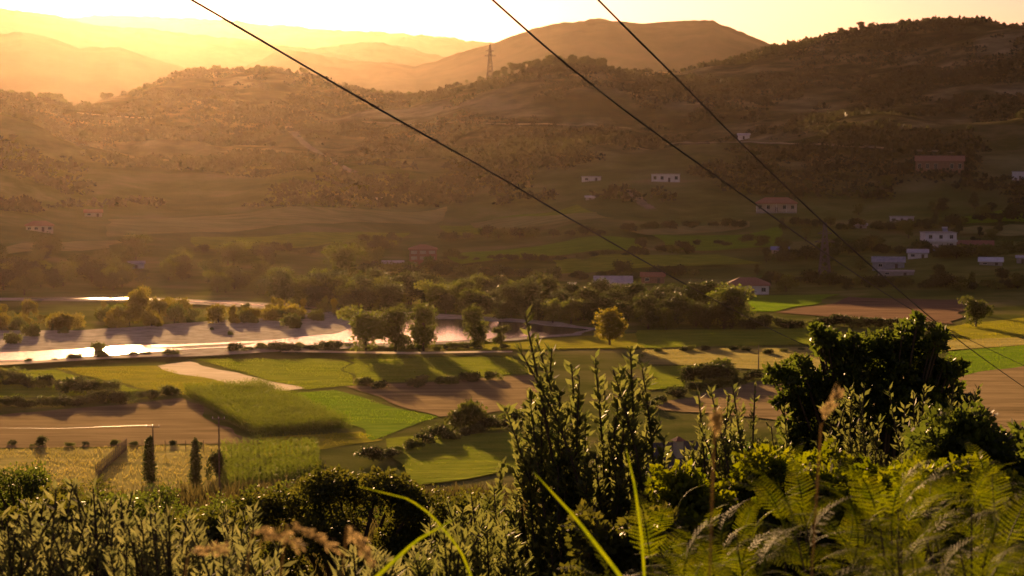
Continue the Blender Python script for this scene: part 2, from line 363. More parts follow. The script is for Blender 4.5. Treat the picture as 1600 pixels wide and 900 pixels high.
sheet('farm_track', [(-20, 573), (140, 564), (285, 557), (285, 559), (140, 567), (-20, 577)], TRACK, .74, .3)
sheet('farm_track', [(440, 552), (640, 555), (800, 553), (800, 555), (640, 558), (440, 555)], TRACK, .75, .3)

HTRACK = mat('hill_track', (.20, .165, .10), (.32, .265, .17), .15, .95, spec=0)
for line, w in [([(1040, 228), (1120, 224), (1200, 226), (1290, 229), (1380, 236), (1450, 240), (1500, 244)], 4.5), ([(560, 192), (640, 196), (720, 194), (820, 197), (920, 199), (1000, 203)], 3.5), ([(450, 200), (480, 230), (520, 255), (560, 275)], 5), ([(985, 300), (1005, 322), (1020, 330)], 5), ([(120, 178), (180, 185), (250, 187)], 3.5)]:
    pts = []
    for a, b in zip(line[:-1], line[1:]):
        for k in range(6): pts.append(ground(a[0] + (b[0] - a[0]) * k / 6, a[1] + (b[1] - a[1]) * k / 6))
    V = []; F = []
    for i, p in enumerate(pts):
        d = pts[min(i + 1, len(pts) - 1)] - pts[max(i - 1, 0)]; nrm = np.array([-d[1], d[0]]) / (math.hypot(d[0], d[1]) + 1e-6) * w / 2 * R.uniform(.8, 1.2)
        for sg in (-1, 1): q = p[:2] + sg * nrm; V.append((q[0], q[1], max(gz(*q), p[2]) + .5))
        if i: F.append((2 * i - 2, 2 * i - 1, 2 * i + 1, 2 * i))
    o = add('hillside_track', mesh('hillside_track', V, F, True), HTRACK); o['kind'] = 'structure'

# ------------------------------------------------------------------ trees
def crown_mesh(name, lobes, per, size, seed):
    rg = np.random.default_rng(seed); V = []; F = []; n0 = 0
    for (cx, cy, cz, rx, rz) in lobes:
        d = rg.normal(size=(per, 3)); d /= np.linalg.norm(d, axis=1)[:, None]
        rad = rg.random(per) ** .45 * (1 + .25 * np.sin(d[:, 0] * 5 + cx * 9) * np.sin(d[:, 2] * 6))
        c = np.array([cx, cy, cz]) + d * rad[:, None] * np.array([rx, rx, rz])
        dd = d * .5 + rg.normal(size=(per, 3)) * .7; dd /= np.linalg.norm(dd, axis=1)[:, None]
        v, f = leaf_quads(c, dd, size * (.6 + .8 * rg.random(per)), size * .38)
        V.append(v); F.append(f + n0); n0 += len(v)
    return mesh(name, np.concatenate(V), np.concatenate(F))
def trunk_mesh(h, r, lobes):
    b = MB(); b.tube([(0, 0, -.15), (.01, 0, h * .2), (-.01, .01, h * .5), (0, 0, h * .8)], [r, r * .8, r * .55, r * .15])
    for (cx, cy, cz, rx, rz) in lobes[:5]:
        b.tube([(0, 0, max(.1, cz * .45)), (cx * .5, cy * .5, cz * .75), (cx * .9, cy * .9, cz)], [r * .5, r * .3, r * .1], 5)
    return mesh('trunk', b.v, b.f)
PROTO = {}
def proto(kind, seed):                         # meshes of unit height
    if (kind, seed) in PROTO: return PROTO[kind, seed]
    rg = random.Random(seed * 13 + len(kind)); lobes = []
    if kind == 'broad':
        for i in range(15):
            a = rg.uniform(0, 6.28); q = rg.uniform(.05, .26); lobes.append((math.cos(a) * q, math.sin(a) * q, rg.uniform(.20, .84), rg.uniform(.14, .24), rg.uniform(.12, .20)))
        cm = crown_mesh('crown', lobes, 210, .062, seed)
    elif kind == 'low':
        for i in range(12):
            a = rg.uniform(0, 6.28); q = rg.uniform(.1, .55); lobes.append((math.cos(a) * q, math.sin(a) * q, rg.uniform(.2, .72), rg.uniform(.22, .36), rg.uniform(.15, .28)))
        cm = crown_mesh('crown', lobes, 130, .12, seed)
    elif kind == 'willow':
        for i in range(12):
            a = rg.uniform(0, 6.28); z = rg.uniform(.28, .86); q = rg.uniform(.0, .2); lobes.append((math.cos(a) * q, math.sin(a) * q, z, rg.uniform(.08, .15), rg.uniform(.10, .17)))
        cm = crown_mesh('crown', lobes, 150, .065, seed)
    elif kind == 'column':
        for i in range(10):
            z = .10 + .085 * i; lobes.append((rg.uniform(-.02, .02), rg.uniform(-.02, .02), z, .125 * (1 - (i / 10.5) ** 2.2) + .012, .09))
        cm = crown_mesh('crown', lobes, 190, .05, seed)
    PROTO[kind, seed] = (cm, trunk_mesh(1, .028 if kind != 'low' else .03, lobes))
    return PROTO[kind, seed]
CROWNS = {}
def tree(loc, h, kind, material, label, cat, group, name=None, wide=1.0):
    cm, tm = proto(kind, R.randrange(4))
    key = (cm.name, material.name)
    if key not in CROWNS:
        c2 = cm.copy(); c2.materials.clear(); c2.materials.append(material); CROWNS[key] = c2
    if not len(tm.materials): tm.materials.append(BARK)
    nm = name or {'broad': 'broadleaf_tree', 'low': 'bush', 'willow': 'willow_tree', 'column': 'cypress_tree'}[kind]
    wide *= 1.15 if kind == 'broad' else 1.0
    e = empty(nm, (loc[0], loc[1], gz(loc[0], loc[1])), R.uniform(0, 6.28), (h * wide * R.uniform(.92, 1.1), h * wide * R.uniform(.92, 1.1), h))
    tag(e, label, cat, group)
    add('crown', CROWNS[key], None, e); add('trunk', tm, None, e)
    return e
def ptree(px, py, hpx, kind, material, label, cat, group, wide=1.0, name=None):
    g_ = ground(px, py); r = math.hypot(g_[0], g_[1])
    return tree(g_, hpx * r / FPX, kind, material, label, cat, group, name, wide)
def jit(a): return R.uniform(-a, a)

# single trees by the river
for px, py, h, k, w, lab in [
    (572, 553, 76, 'broad', 1.15, 'largest dense round tree of the clump by the bright river bend'),
    (618, 551, 74, 'broad', .8, 'middle leafy tree of the clump by the bright river bend'),
    (662, 549, 78, 'broad', .85, 'tall loose tree with lit top at the end of the riverside clump'),
    (742, 545, 70, 'broad', .8, 'lone upright leafy tree standing before the silver river bend'),
    (782, 546, 42, 'willow', 1.2, 'small thin young tree beside the lone riverside tree'),
    (953, 541, 62, 'broad', 1.0, 'pale feathery tree on the meadow past the river bend'),
    (1143, 512, 68, 'broad', 1.15, 'big bushy tree in front of the red hip roofed bungalow'),
    (215, 505, 58, 'broad', .75, 'tall glowing yellow tree standing out above the gravel bar'),
    (537, 446, 66, 'broad', 1.0, 'tall dark tree left of the three storey house'),
    (725, 672, 60, 'low', .8, 'round brown green tree at the edge of the centre hedge'),
    (1525, 512, 48, 'broad', 1.0, 'dark round tree above the yellow crop strip'),
    (1228, 456, 30, 'low', .8, 'round dark tree beside the red hip roofed bungalow'),
    (585, 412, 28, 'low', .7, 'round dark tree behind the grey shed roof'),
    (668, 418, 20, 'low', .8, 'small bush leaning on the three storey house')]:
    m_ = LEAF_YEL if 'yellow tree' in lab or 'feathery' in lab else LEAF_MID
    ptree(px, py, h, k, m_, lab, 'tree', None, w, 'broadleaf_tree')
# dark wood along the far bank
for i in range(84):
    px = 440 + i * 8.6 + jit(6)
    py = np.interp(px, [440, 560, 700, 900, 1000, 1160], [478, 487, 492, 508, 516, 515]) - R.choice([0, 6, 14, 24]) + jit(3)
    ptree(px, py, R.uniform(32, 56), 'broad', R.choice([LEAF_DARK, LEAF_DARK, LEAF_MID]), 'dark tree of the wood along the far river bank', 'tree', 'trees of the wood on the far bank', 1.15)
# woods on the left beyond the river
for i in range(60):
    px = R.uniform(-10, 450); py = R.uniform(404, 462)
    ptree(px, py, R.uniform(20, 40), 'broad', R.choice([LEAF_DARK, LEAF_MID]), 'hazy tree of the scattered wood below the orange hill', 'tree', 'trees of the wood below the orange hill', 1.25)
for i in range(46):
    px = R.uniform(1180, 1610); py = R.uniform(296, 456)
    ptree(px, py, R.uniform(12, 25), R.choice(['broad', 'broad', 'willow']), R.choice([LEAF_DARK, LEAF_MID]), 'tree growing among the scattered village houses on the slope', 'tree', 'trees among the village houses', 1.2, 'broadleaf_tree')
# yellow willows on the gravel bar
for i in range(70):
    px = R.uniform(-5, 545); py = np.interp(px, [0, 200, 400, 545], [520, 512, 505, 496]) - abs(R.gauss(0, 12)) + 4
    ptree(px, py, R.uniform(13, 34), R.choice(['willow', 'low', 'low']), R.choice([LEAF_YEL, LEAF_YEL, LEAF_MID]), 'yellow green willow scrub growing on the gravel bar', 'shrub', 'willows on the gravel bar', R.uniform(.7, 1.0), 'willow_shrub')
for px, py, h in [(458, 517, 30), (360, 528, 10), (155, 552, 22), (50, 530, 30), (20, 540, 26), (100, 525, 16), (330, 520, 8), (495, 505, 24)]:
    ptree(px, py, h, 'low', LEAF_MID, 'bush standing alone on the open gravel', 'bush', 'bushes on the open gravel', .8)
# hedges: (points, count, height px, label, group)
def hedge(line, n, h, label, group, material=LEAF_DARK, wide=1.0, spread=3):
    xs = [p[0] for p in line]; ys = [p[1] for p in line]
    n = max(3, int(n * .62)); wide *= 1.35
    for i in range(n):
        px = xs[0] + (xs[-1] - xs[0]) * (i + R.random() * .8) / n
        ptree(px, np.interp(px, xs, ys) + jit(spread), h * R.uniform(.6, 1.25), 'low', R.choice([material, material, LEAF_MID]), label, 'bush', group, wide)
for a in [
    ([(20, 572), (200, 562), (300, 556)], 12, 13, 'low bush along the near edge of the glinting river', 'bushes on the near bank by the glint'),
    ([(360, 553), (520, 548)], 14, 17, 'bush on the grassy bank below the sunlit river', 'bushes below the sunlit river'),
    ([(0, 636), (140, 634), (285, 618)], 26, 18, 'dark hedge bush along the top of the ploughed field', 'hedge above the ploughed field'),
    ([(0, 600), (60, 606), (190, 622)], 24, 22, 'scrubby bush in the rough corner above the hedge', 'scrub in the rough corner'),
    ([(640, 604), (780, 594)], 12, 16, 'low bush on the balk above the centre brown field', 'bushes above the centre brown field'),
    ([(560, 606), (600, 606)], 3, 16, 'bush at the corner of the centre brown field', 'bushes at the brown field corner'),
    ([(580, 722), (640, 702), (780, 668), (850, 655)], 24, 26, 'bush of the overgrown hedge beside the near lawn', 'hedge beside the near lawn'),
    ([(500, 545), (800, 548)], 26, 12, 'low bush in the strip under the riverside trees', 'bushes under the riverside trees'),
    ([(1080, 598), (1155, 592)], 9, 26, 'dark bush of the clump at the ploughed field', 'clump at the right ploughed field'),
    ([(1010, 640), (1060, 618), (1190, 592)], 18, 16, 'bush of the hedge bounding the right ploughed field', 'hedge of the right ploughed field'),
    ([(1160, 512), (1340, 512), (1470, 522)], 30, 18, 'bush of the dark hedge under the dark soil field', 'hedge under the dark soil field'),
    ([(990, 550), (1200, 552), (1290, 548)], 18, 9, 'low bush along the meadow ditch', 'bushes along the meadow ditch'),
    ([(690, 405), (830, 410), (1000, 398), (1190, 378)], 40, 13, 'small dark bush on the boundary between upper green fields', 'boundary bushes of the upper fields'),
    ([(690, 430), (900, 436), (1100, 432)], 34, 16, 'bush in the gardens behind the far bank wood', 'garden bushes behind the wood'),
    ([(300, 392), (480, 396), (630, 388)], 18, 15, 'bush along the pale field beside the three storey house', 'bushes beside the three storey house'),
    ([(700, 378), (760, 374), (880, 368)], 12, 18, 'dark bush on the slope between tan upper fields', 'bushes between tan upper fields'),
    ([(1200, 440), (1330, 446), (1500, 452), (1600, 448)], 40, 18, 'garden bush around the houses below the white house', 'garden bushes below the white house'),
    ([(1220, 408), (1360, 392), (1500, 402), (1600, 396)], 40, 18, 'garden bush around the white two storey house', 'garden bushes round the white house'),
    ([(1240, 352), (1400, 362), (1500, 352), (1600, 338)], 36, 15, 'bush on the slope above the white two storey house', 'slope bushes above the white house'),
    ([(0, 700), (160, 698), (320, 697)], 14, 8, 'tiny bush on the lower edge of the ploughed field', 'bushes on the ploughed field edge'),
    ([(560, 428), (640, 432), (700, 424)], 20, 18, 'bush in the gardens below the three storey house', 'garden bushes below the three storey house'),
    ([(880, 372), (1000, 362), (1180, 352)], 18, 14, 'dark bush under the bare hillside above the green fields', 'bushes under the bare hillside'),
    ([(560, 382), (640, 376)], 4, 18, 'round bush on the pale slope above the grey shed', 'bushes above the grey shed')]:
    hedge(*a)
for px, py, h in [(62, 698, 20), (1002, 388, 20), (1077, 398, 16), (973, 430, 24), (450, 392, 16), (610, 378, 16), (1562, 364, 14)]:
    ptree(px, py, h, 'low', LEAF_DARK, 'lone round bush standing in an open field', 'bush', 'lone field bushes', .8)
# cypresses by the fence
ptree(234, 758, 78, 'column', LEAF_DARK, 'narrow dark cypress right behind the wooden pole', 'tree', None)
ptree(306, 766, 84, 'column', LEAF_DARK, 'narrow dark cypress standing free on the dry grass between the poles', 'tree', None, .85)
ptree(338, 752, 50, 'low', LEAF_DARK, 'brown shrub at the foot of the second pole', 'shrub', None, .45, 'shrub')
# crest trees
def crest(px, h, kind, label, group, material=LEAF_DARK, wide=1.0):
    py, r = silhouette(px); a = math.atan((px - 800) / FPX); r -= 3
    tree((math.sin(a) * r, math.cos(a) * r), h * r / FPX, kind, material, label, 'tree', group, 'broadleaf_tree', wide)
for px in list(range(776, 852, 13)) + list(range(852, 950, 7)):
    crest(px + jit(2), R.uniform(12, 19), 'broad', 'dark round tree in the row on the middle hill crest', 'row of trees on the middle crest', wide=1.2)
for i in range(14): crest(R.uniform(590, 775), R.uniform(4, 9), 'low', 'tiny bush on the crest slope beside the lattice pylon', 'bushes beside the crest pylon', wide=.8)
for i in range(20): crest(R.uniform(1050, 1600), R.uniform(4, 9), 'low', 'tiny bush on the skyline of the right hill', 'bushes on the right skyline', wide=.8)
for px, h in [(1311, 11), (1326, 8), (1342, 14), (1357, 10)]: crest(px, h, 'broad', 'small tree silhouetted on the right skyline', 'trees on the right skyline', wide=1.3)
for i in range(20): crest(R.uniform(150, 590), R.uniform(6, 12), 'low', 'hazy bush on the crest of the orange hill', 'bushes on the orange crest', wide=.9)
for i in range(12): crest(R.uniform(-10, 110), R.uniform(9, 17), 'low', 'hazy tree on the low left crest', 'trees on the low left crest', wide=.8)

# hillside scrub: nobody could count it
def scrub():
    n = 40000
    a = np.radians(NR.uniform(-17.5, 17.5, n)); r = NR.uniform(700, 1560, n) ; x = np.sin(a) * r; y = np.cos(a) * r
    den = fbm(x / 60, y / 60, 4) + .5 * fbm(x / 15 + 40, y / 15, 2)
    k = (den > .06 - .25 * (r - 700) / 900); x, y, r = x[k], y[k], r[k]
    z = ground_z(x, y); row = 450 - FPX * np.tan(np.arctan((z - CAMZ) / r) + TH); k = row < 322 + 18 * (x / y > .11) + 22 * fbm(x / 80, y / 80, 2); x, y, z, r = x[k], y[k], z[k], r[k]; n = len(x); per = 12
    sz = NR.uniform(.9, 3.4, n) * (1 + .4 * (NR.random(n) > .9))
    d = unit(n * per); d[:, 2] = np.abs(d[:, 2]) * .8
    c = np.repeat(np.column_stack([x, y, z]), per, 0) + d * np.repeat(sz, per)[:, None] * np.array([1.1, 1.1, .8]) * NR.random((n * per, 1)) ** .4
    dd = d + NR.normal(size=d.shape) * .5; dd /= np.linalg.norm(dd, axis=1)[:, None]
    v, f = leaf_quads(c, dd, np.repeat(sz, per) * .8, np.repeat(sz, per) * .34)
    o = add('hillside_scrub', mesh('hillside_scrub', v, f), LEAF_SCRUB)
    tag(o, 'dark scrub covering the far hillside in patches', 'scrub', None, 'stuff')
scrub()

# maize
CORN = mat('maize_leaf', (.075, .10, .018), (.13, .16, .03), .5, .55, .45)
def maize(quad_px, rows, per_row, h, label):
    c = [ground(*p)[:2] for p in quad_px]; V = []; F = []; n0 = 0
    U = (np.arange(rows)[:, None] + NR.uniform(-.12, .12, (rows, per_row)) + .5) / rows
    Vv = (np.arange(per_row)[None] + NR.uniform(-.4, .4, (rows, per_row)) + .5) / per_row
    U, Vv = U.ravel(), Vv.ravel()
    P = np.outer((1 - U) * (1 - Vv), c[0]) + np.outer(U * (1 - Vv), c[1]) + np.outer(U * Vv, c[2]) + np.outer((1 - U) * Vv, c[3])
    n = len(P); z = ground_z(P[:, 0], P[:, 1]); hh = h * NR.uniform(.8, 1.12, n) * (1 + .15 * fbm(P[:, 0] / 8, P[:, 1] / 8, 2))
    for j in range(9):
        t = .12 + .1 * j; a = NR.uniform(0, 6.28, n)
        d = np.column_stack([np.cos(a), np.sin(a), NR.uniform(.3, 1.2, n)]); d /= np.linalg.norm(d, axis=1)[:, None]
        b = np.column_stack([P, z + hh * t]); L_ = .62 * hh / 2.2
        v, f = leaf_quads(b, d, L_, .05); V.append(v); F.append(f + n0); n0 += len(v)
    up = np.tile([0, 0, 1.0], (n, 1)) + NR.normal(size=(n, 3)) * .04
    v, f = leaf_quads(np.column_stack([P, z - .1]), up, hh, .03); V.append(v); F.append(f + n0)
    o = add('maize_crop', mesh('maize_crop', np.concatenate(V), np.concatenate(F)), CORN); tag(o, label, 'maize', None, 'stuff')
maize([(285, 618), (408, 609), (552, 672), (396, 687)], 26, 130, 2.3, 'dense dark green maize standing in a slanted block beside the ploughed field')
maize([(345, 706), (497, 706), (503, 748), (345, 775)], 18, 60, 2.2, 'bright green maize in rows beside the second pole')

# ------------------------------------------------------------------ buildings
WHITE = mat('white_wall', (.55, .53, .50), (.70, .68, .64), .6, .8); CREAM = mat('cream_wall', (.42, .36, .28), (.52, .46, .37), .6, .85)
BRICK = mat('brick_wall', (.19, .11, .075), (.27, .16, .11), 1.5, .9); RUST = mat('red_wall', (.38, .19, .12), (.46, .25, .17), 1.2, .85)
TILE = mat('roof_tile', (.27, .11, .065), (.38, .18, .11), 1.2, .85, bump=.05, stretch=(6, 1, 1)); TIN = mat('tin_roof', (.20, .21, .23), (.32, .33, .35), .8, .5, spec=.3)
BLUE = mat('blue_sheet', (.10, .17, .36), (.15, .23, .45), .8, .5); GLASS = mat('window_glass', (.02, .022, .025), (.035, .035, .04), 1, .12, spec=.6)
FRAME = mat('window_frame', (.5, .47, .42), (.6, .57, .52), 2, .6); CONC = mat('concrete', (.28, .26, .23), (.38, .35, .31), .8, .9); WOOD = mat('old_wood', (.09, .065, .045), (.16, .12, .085), 3, .9)
SHUTTER = mat('pale_shutter', (.50, .40, .29), (.62, .52, .40), 2, .7)
def window(b, par, x, z, w, h, y):
    f = MB().box(x - w / 2 - .1, x + w / 2 + .1, y - .08, y + .05, z - .1, z).box(x - w / 2 - .1, x + w / 2 + .1, y - .08, y + .05, z + h, z + h + .1)
    f.box(x - w / 2 - .1, x - w / 2, y - .08, y + .05, z, z + h).box(x + w / 2, x + w / 2 + .1, y - .08, y + .05, z, z + h).box(x - .03, x + .03, y - .05, y + .04, z, z + h)
    wn = f.build('window', FRAME, par); MB().box(x - w / 2, x + w / 2, y - .02, y + .03, z, z + h).build('pane', b or GLASS, wn)
def roof_mesh(kind, w, d, z, rh, ov, th=.18):
    x0, x1, y0, y1 = -w / 2 - ov, w / 2 + ov, -ov, d + ov; b = MB()
    if kind == 'flat': return b.box(x0, x1, y0, y1, z, z + .25)
    if kind == 'shed':
        b.quad((x0, y0, z), (x1, y0, z), (x1, y1, z + rh), (x0, y1, z + rh)); b.quad((x0, y0, z + th), (x0, y1, z + rh + th), (x1, y1, z + rh + th), (x1, y0, z + th))
        b.quad((x0, y0, z), (x0, y0, z + th), (x1, y0, z + th), (x1, y0, z)); b.quad((x0, y0, z), (x0, y1, z + rh), (x0, y1, z + rh + th), (x0, y0, z + th)); b.quad((x1, y0, z), (x1, y0, z + th), (x1, y1, z + rh + th), (x1, y1, z + rh)); b.quad((x0, y1, z + rh), (x1, y1, z + rh), (x1, y1, z + rh + th), (x0, y1, z + rh + th)); return b
    q = (d / 2 + ov) * (.9 if kind == 'hip' else 0); yc = d / 2; za = z + th
    b.box(x0, x1, y0, y1, z, za)
    A, B, C, D_ = (x0, y0, za + .003), (x1, y0, za + .003), (x1, y1, za + .003), (x0, y1, za + .003); E, F_ = (x0 + q, yc, za + rh), (x1 - q, yc, za + rh)
    b.quad(A, B, F_, E); b.quad(C, D_, E, F_); b.quad(B, C, F_); b.quad(D_, A, E); return b
def house(px, py, wpx, storeys, roof, wallm, roofm, label, depth=.7, sh=2.8, rz=0.0, chim=False, porch=False, nw=3, cat='house', name='house', hpx=None, balcony=False):
    g_ = ground(px, py); r = math.hypot(g_[0], g_[1]); w = wpx * r / FPX; d = w * depth
    d = min(d, 12)
    if hpx: sh = hpx * r / FPX / storeys
    e = empty(name, (g_[0], g_[1], g_[2]), -math.atan2(g_[0], g_[1]) + rz); tag(e, label, cat)
    hh = sh * storeys
    MB().box(-w / 2, w / 2, 0, d, -1.5, hh).build('wall', wallm, e)
    rf = roof_mesh(roof, w, d, hh + .002, max(.5, min(2.4, w * .16)), .5 if roof != 'flat' else .3).build('roof', roofm, e)
    if chim: MB().box(w * .2, w * .2 + .7, d * .4, d * .4 + .7, hh, hh + 3.2).box(w * .2 - .1, w * .2 + .8, d * .4 - .1, d * .4 + .8, hh + 3.2, hh + 3.35).build('chimney', CREAM, rf)
    for s in range(storeys):
        for i in range(nw):
            x = -w / 2 + w * (i + .5) / nw
            if s == 0 and i == nw // 2:
                dr = MB().box(x - .5, x + .5, -.06, .05, 0, min(2.1, sh * .8)).build('door', WOOD, e); continue
            window(SHUTTER if balcony and wallm == RUST else None, e, x, s * sh + sh * .35, min(1.3, w / nw * .5) * (1.6 if balcony and wallm == RUST else 1), sh * .42, 0)
    if balcony:
        for s in range(1, storeys):
            MB().box(-w / 2 - .1, w / 2 + .1, -1.3, -.003, s * sh - .12, s * sh + .06).box(-w / 2 - .1, w / 2 + .1, -1.3, -1.2, s * sh + .06, s * sh + .75).build('balcony', wallm if not porch else WHITE, e)
    if porch:
        n = 5
        MB().box(-w / 2, w / 2, -2.2, -.003, -1.2, -.05).build('porch_slab', CONC, e)
        MB().box(-w / 2 - .3, w / 2 + .3, -2.4, -.5, sh - .12, sh - .01).build('porch_roof', roofm, e)
        for i in range(n):
            x = -w / 2 + .2 + (w - .4) * i / (n - 1); MB().box(x - .14, x + .14, -2.1, -1.82, -.05, sh - .12).build('column', WHITE, e)
    return e
h1 = house(661, 418, 42, 3, 'hip', RUST, TILE, 'dark red three storey house with pale window bands and hip roof', .9, nw=3, hpx=27, balcony=True)
for s in (0, 1): 
    w_ = 42 * 730 / FPX
h2 = house(1168, 461, 66, 1, 'hip', WHITE, TILE, 'white bungalow with wide red hip roof behind a big bushy tree', .7, nw=4, hpx=14)
h3 = house(1213, 331, 62, 1, 'hip', CREAM, TILE, 'long pale house with red hip roof and porch columns on the slope', .5, nw=5, hpx=13, porch=True)
h4 = house(1470, 391, 48, 2, 'flat', WHITE, CONC, 'white two storey flat roofed house with solar water heater', .7, nw=3, hpx=26, balcony=True, rz=.25)
sw = 48 * 740 / FPX
sh_ = empty('solar_water_heater', (0, 0, 0)); p4 = h4.matrix_basis @ Vector((2.5, 3.5, 0)); top4 = max(v[2] for v in [c for ch in h4.children if ch.name.startswith('roof') for c in ch.bound_box])
sh_.location = (p4.x, p4.y, h4.location.z + top4); tag(sh_, 'tilted solar water heater with tank on the white flat roof', 'water heater')
MB().quad((-1, -1, .25), (1, -1, .25), (1, .8, 1.5), (-1, .8, 1.5)).quad((-1, -1, .2), (-1, .8, 1.45), (1, .8, 1.45), (1, -1, .2)).build('solar_panel', TIN, sh_)
MB().tube([(-1.1, .9, 1.75), (1.1, .9, 1.75)], [.32, .32], 10).build('tank', WHITE, sh_); MB().box(-.9, -.82, .75, .83, 0, 1.5).box(.82, .9, .75, .83, 0, 1.5).box(-.9, -.82, -.9, -.82, 0, .22).box(.82, .9, -.9, -.82, 0, .22).build('stand', TIN, sh_)
house(1409, 350, 36, 1, 'flat', WHITE, CONC, 'small low white house with flat roof in the slope gardens', .6, nw=3, hpx=9)
house(1468, 272, 72, 1, 'gable', BRICK, TILE, 'long unplastered brick house high on the right hillside', .35, nw=6, hpx=17)
house(1594, 284, 24, 1, 'flat', WHITE, CONC, 'white box house with dark window opening next to the long brick house', .8, nw=1, hpx=13)
house(1040, 285, 44, 1, 'flat', WHITE, CONC, 'white bare house with two dark windows on the brown hillside', .5, nw=4, hpx=12)
house(924, 285, 30, 1, 'flat', WHITE, TIN, 'little white hut with overhanging roof on the brown hillside', .6, nw=2, hpx=8)
house(62, 363, 40, 1, 'hip', CREAM, TILE, 'hazy house with hip roof at the foot of the orange hill', .6, nw=4, hpx=9)
house(146, 340, 26, 1, 'gable', CREAM, TILE, 'tiny hazy house above the hip roofed one on the orange hill', .6, nw=2, hpx=6)
house(594, 315, 24, 1, 'flat', CREAM, CONC, 'tiny pale house under the centre hillside', .5, nw=3, hpx=5)
house(1020, 443, 36, 1, 'gable', BRICK, TILE, 'old brown house beside the long tin sheds', .7, nw=2, hpx=10)
house(1523, 393, 54, 1, 'gable', CREAM, TILE, 'long low tiled building adjoining the white two storey house', .4, nw=4, hpx=7)
for a in [
    (1388, 421, 48, 'gable', TIN, TIN, 10, 'large grey tin barn with pale roof below the white house'), (1434, 405, 30, 'shed', WHITE, TIN, 8, 'white shed with tin roof in front of the white house'),
    (1219, 396, 26, 'shed', CREAM, BLUE, 5, 'shed with bright blue roof in the middle gardens'), (1472, 396, 24, 'shed', CONC, BLUE, 4, 'lean to with blue sheet roof under the white house'),
    (1548, 415, 34, 'shed', CONC, WHITE, 5, 'low shed with long white roof on the right'), (1598, 412, 18, 'shed', CONC, TIN, 8, 'grey shed with pale roof past the long white roof'),
    (614, 419, 32, 'shed', CONC, TIN, 5, 'shed with blue grey tin roof left of the three storey house'), (658, 452, 18, 'shed', CONC, TIN, 4, 'small tin shelter at the wood edge below the three storey house'),
    (958, 449, 58, 'shed', CONC, TIN, 5, 'long pair of tin roofed sheds at the wood edge'), (894, 451, 12, 'flat', WHITE, CONC, 8, 'tiny white hut at the wood edge'),
    (1087, 464, 32, 'shed', CONC, WHITE, 4, 'shelter with bright white sheet roof before the bungalow'), (410, 421, 15, 'flat', WHITE, CONC, 8, 'tiny white cube hut among hazy trees'),
    (176, 419, 18, 'shed', WHITE, TIN, 5, 'hazy white shed leftmost of the pair in the left wood'), (213, 420, 24, 'gable', WHITE, TIN, 7, 'hazy white barn in the left wood'),
    (1345, 358, 18, 'shed', CONC, TIN, 4, 'small shed with white roof above the middle gardens'), (922, 312, 14, 'shed', CONC, WHITE, 3, 'tiny white roofed shelter below the white hut'),
    (1162, 218, 18, 'shed', WHITE, TIN, 6, 'tiny white shed high on the hillside track'), (1400, 432, 54, 'flat', CONC, CONC, 6, 'low concrete building below the grey tin barn')]:
    house(a[0], a[1], a[2], 1, a[3], a[4], a[5], a[7], .6, nw=1 if a[2] < 30 else 2, cat='shed', name='shed', hpx=a[6])
# near house under the brow: roof and chimneys show between the shrubs
nh = empty('farmhouse', at(1045, 780, 172)); nh.location.z = gz(nh.location.x, nh.location.y); nh.rotation_euler.z = .35
tag(nh, 'stone farmhouse with tiled roof and tall grey chimney just below the shrubs', 'house')
zt = 48 + (740 - 228) / FPX * -172 - nh.location.z
MB().box(-4, 4, 0, 7, -2, zt).build('wall', CREAM, nh)
nr = roof_mesh('gable', 8, 7, zt + .002, 2.0, .4).build('roof', mat('old_tile', (.06, .05, .045), (.12, .10, .085), 2, .9, stretch=(5, 1, 1)), nh)
MB().box(1.3, 2.0, 1.2, 1.9, zt + .3, zt + 2.6).build('chimney', CONC, nr); MB().quad((1.1, 1.0, zt + 2.61), (2.2, 1.0, zt + 2.61), (1.65, 1.55, zt + 3.0)).quad((2.2, 1.0, zt + 2.61), (2.2, 2.1, zt + 2.61), (1.65, 1.55, zt + 3.0)).quad((2.2, 2.1, zt + 2.61), (1.1, 2.1, zt + 2.61), (1.65, 1.55, zt + 3.0)).quad((1.1, 2.1, zt + 2.61), (1.1, 1.0, zt + 2.61), (1.65, 1.55, zt + 3.0)).build('chimney_cap', TILE, nr)
for x in (-2.4, 0, 2.4): window(None, nh, x, zt - 1.9, 1, 1.2, 0)
# parked white car by the three storey house
g_ = ground(634, 419); car = empty('parked_car', g_, .4); tag(car, 'small white car parked beside the three storey house', 'car')
MB().box(-2, 2, -.85, .85, .3, .95).quad((-1.3, -.75, .952), (1.0, -.75, .952), (.6, -.65, 1.5), (-1.0, -.65, 1.5)).quad((-1.3, .75, .952), (-1.0, .65, 1.5), (.6, .65, 1.5), (1.0, .75, .952)).quad((-1.0, -.65, 1.5), (.6, -.65, 1.5), (.6, .65, 1.5), (-1.0, .65, 1.5)).quad((1.0, -.75, .952), (1.0, .75, .952), (.6, .65, 1.5), (.6, -.65, 1.5)).quad((-1.3, .75, .952), (-1.3, -.75, .952), (-1.0, -.65, 1.5), (-1.0, .65, 1.5)).build('body', WHITE, car)
for x in (-1.25, 1.25):
    for y in (-.8, .8): MB().tube([(x, y - .1, .31), (x, y + .1, .31)], [.31, .31], 12).build('wheel', GLASS, car)

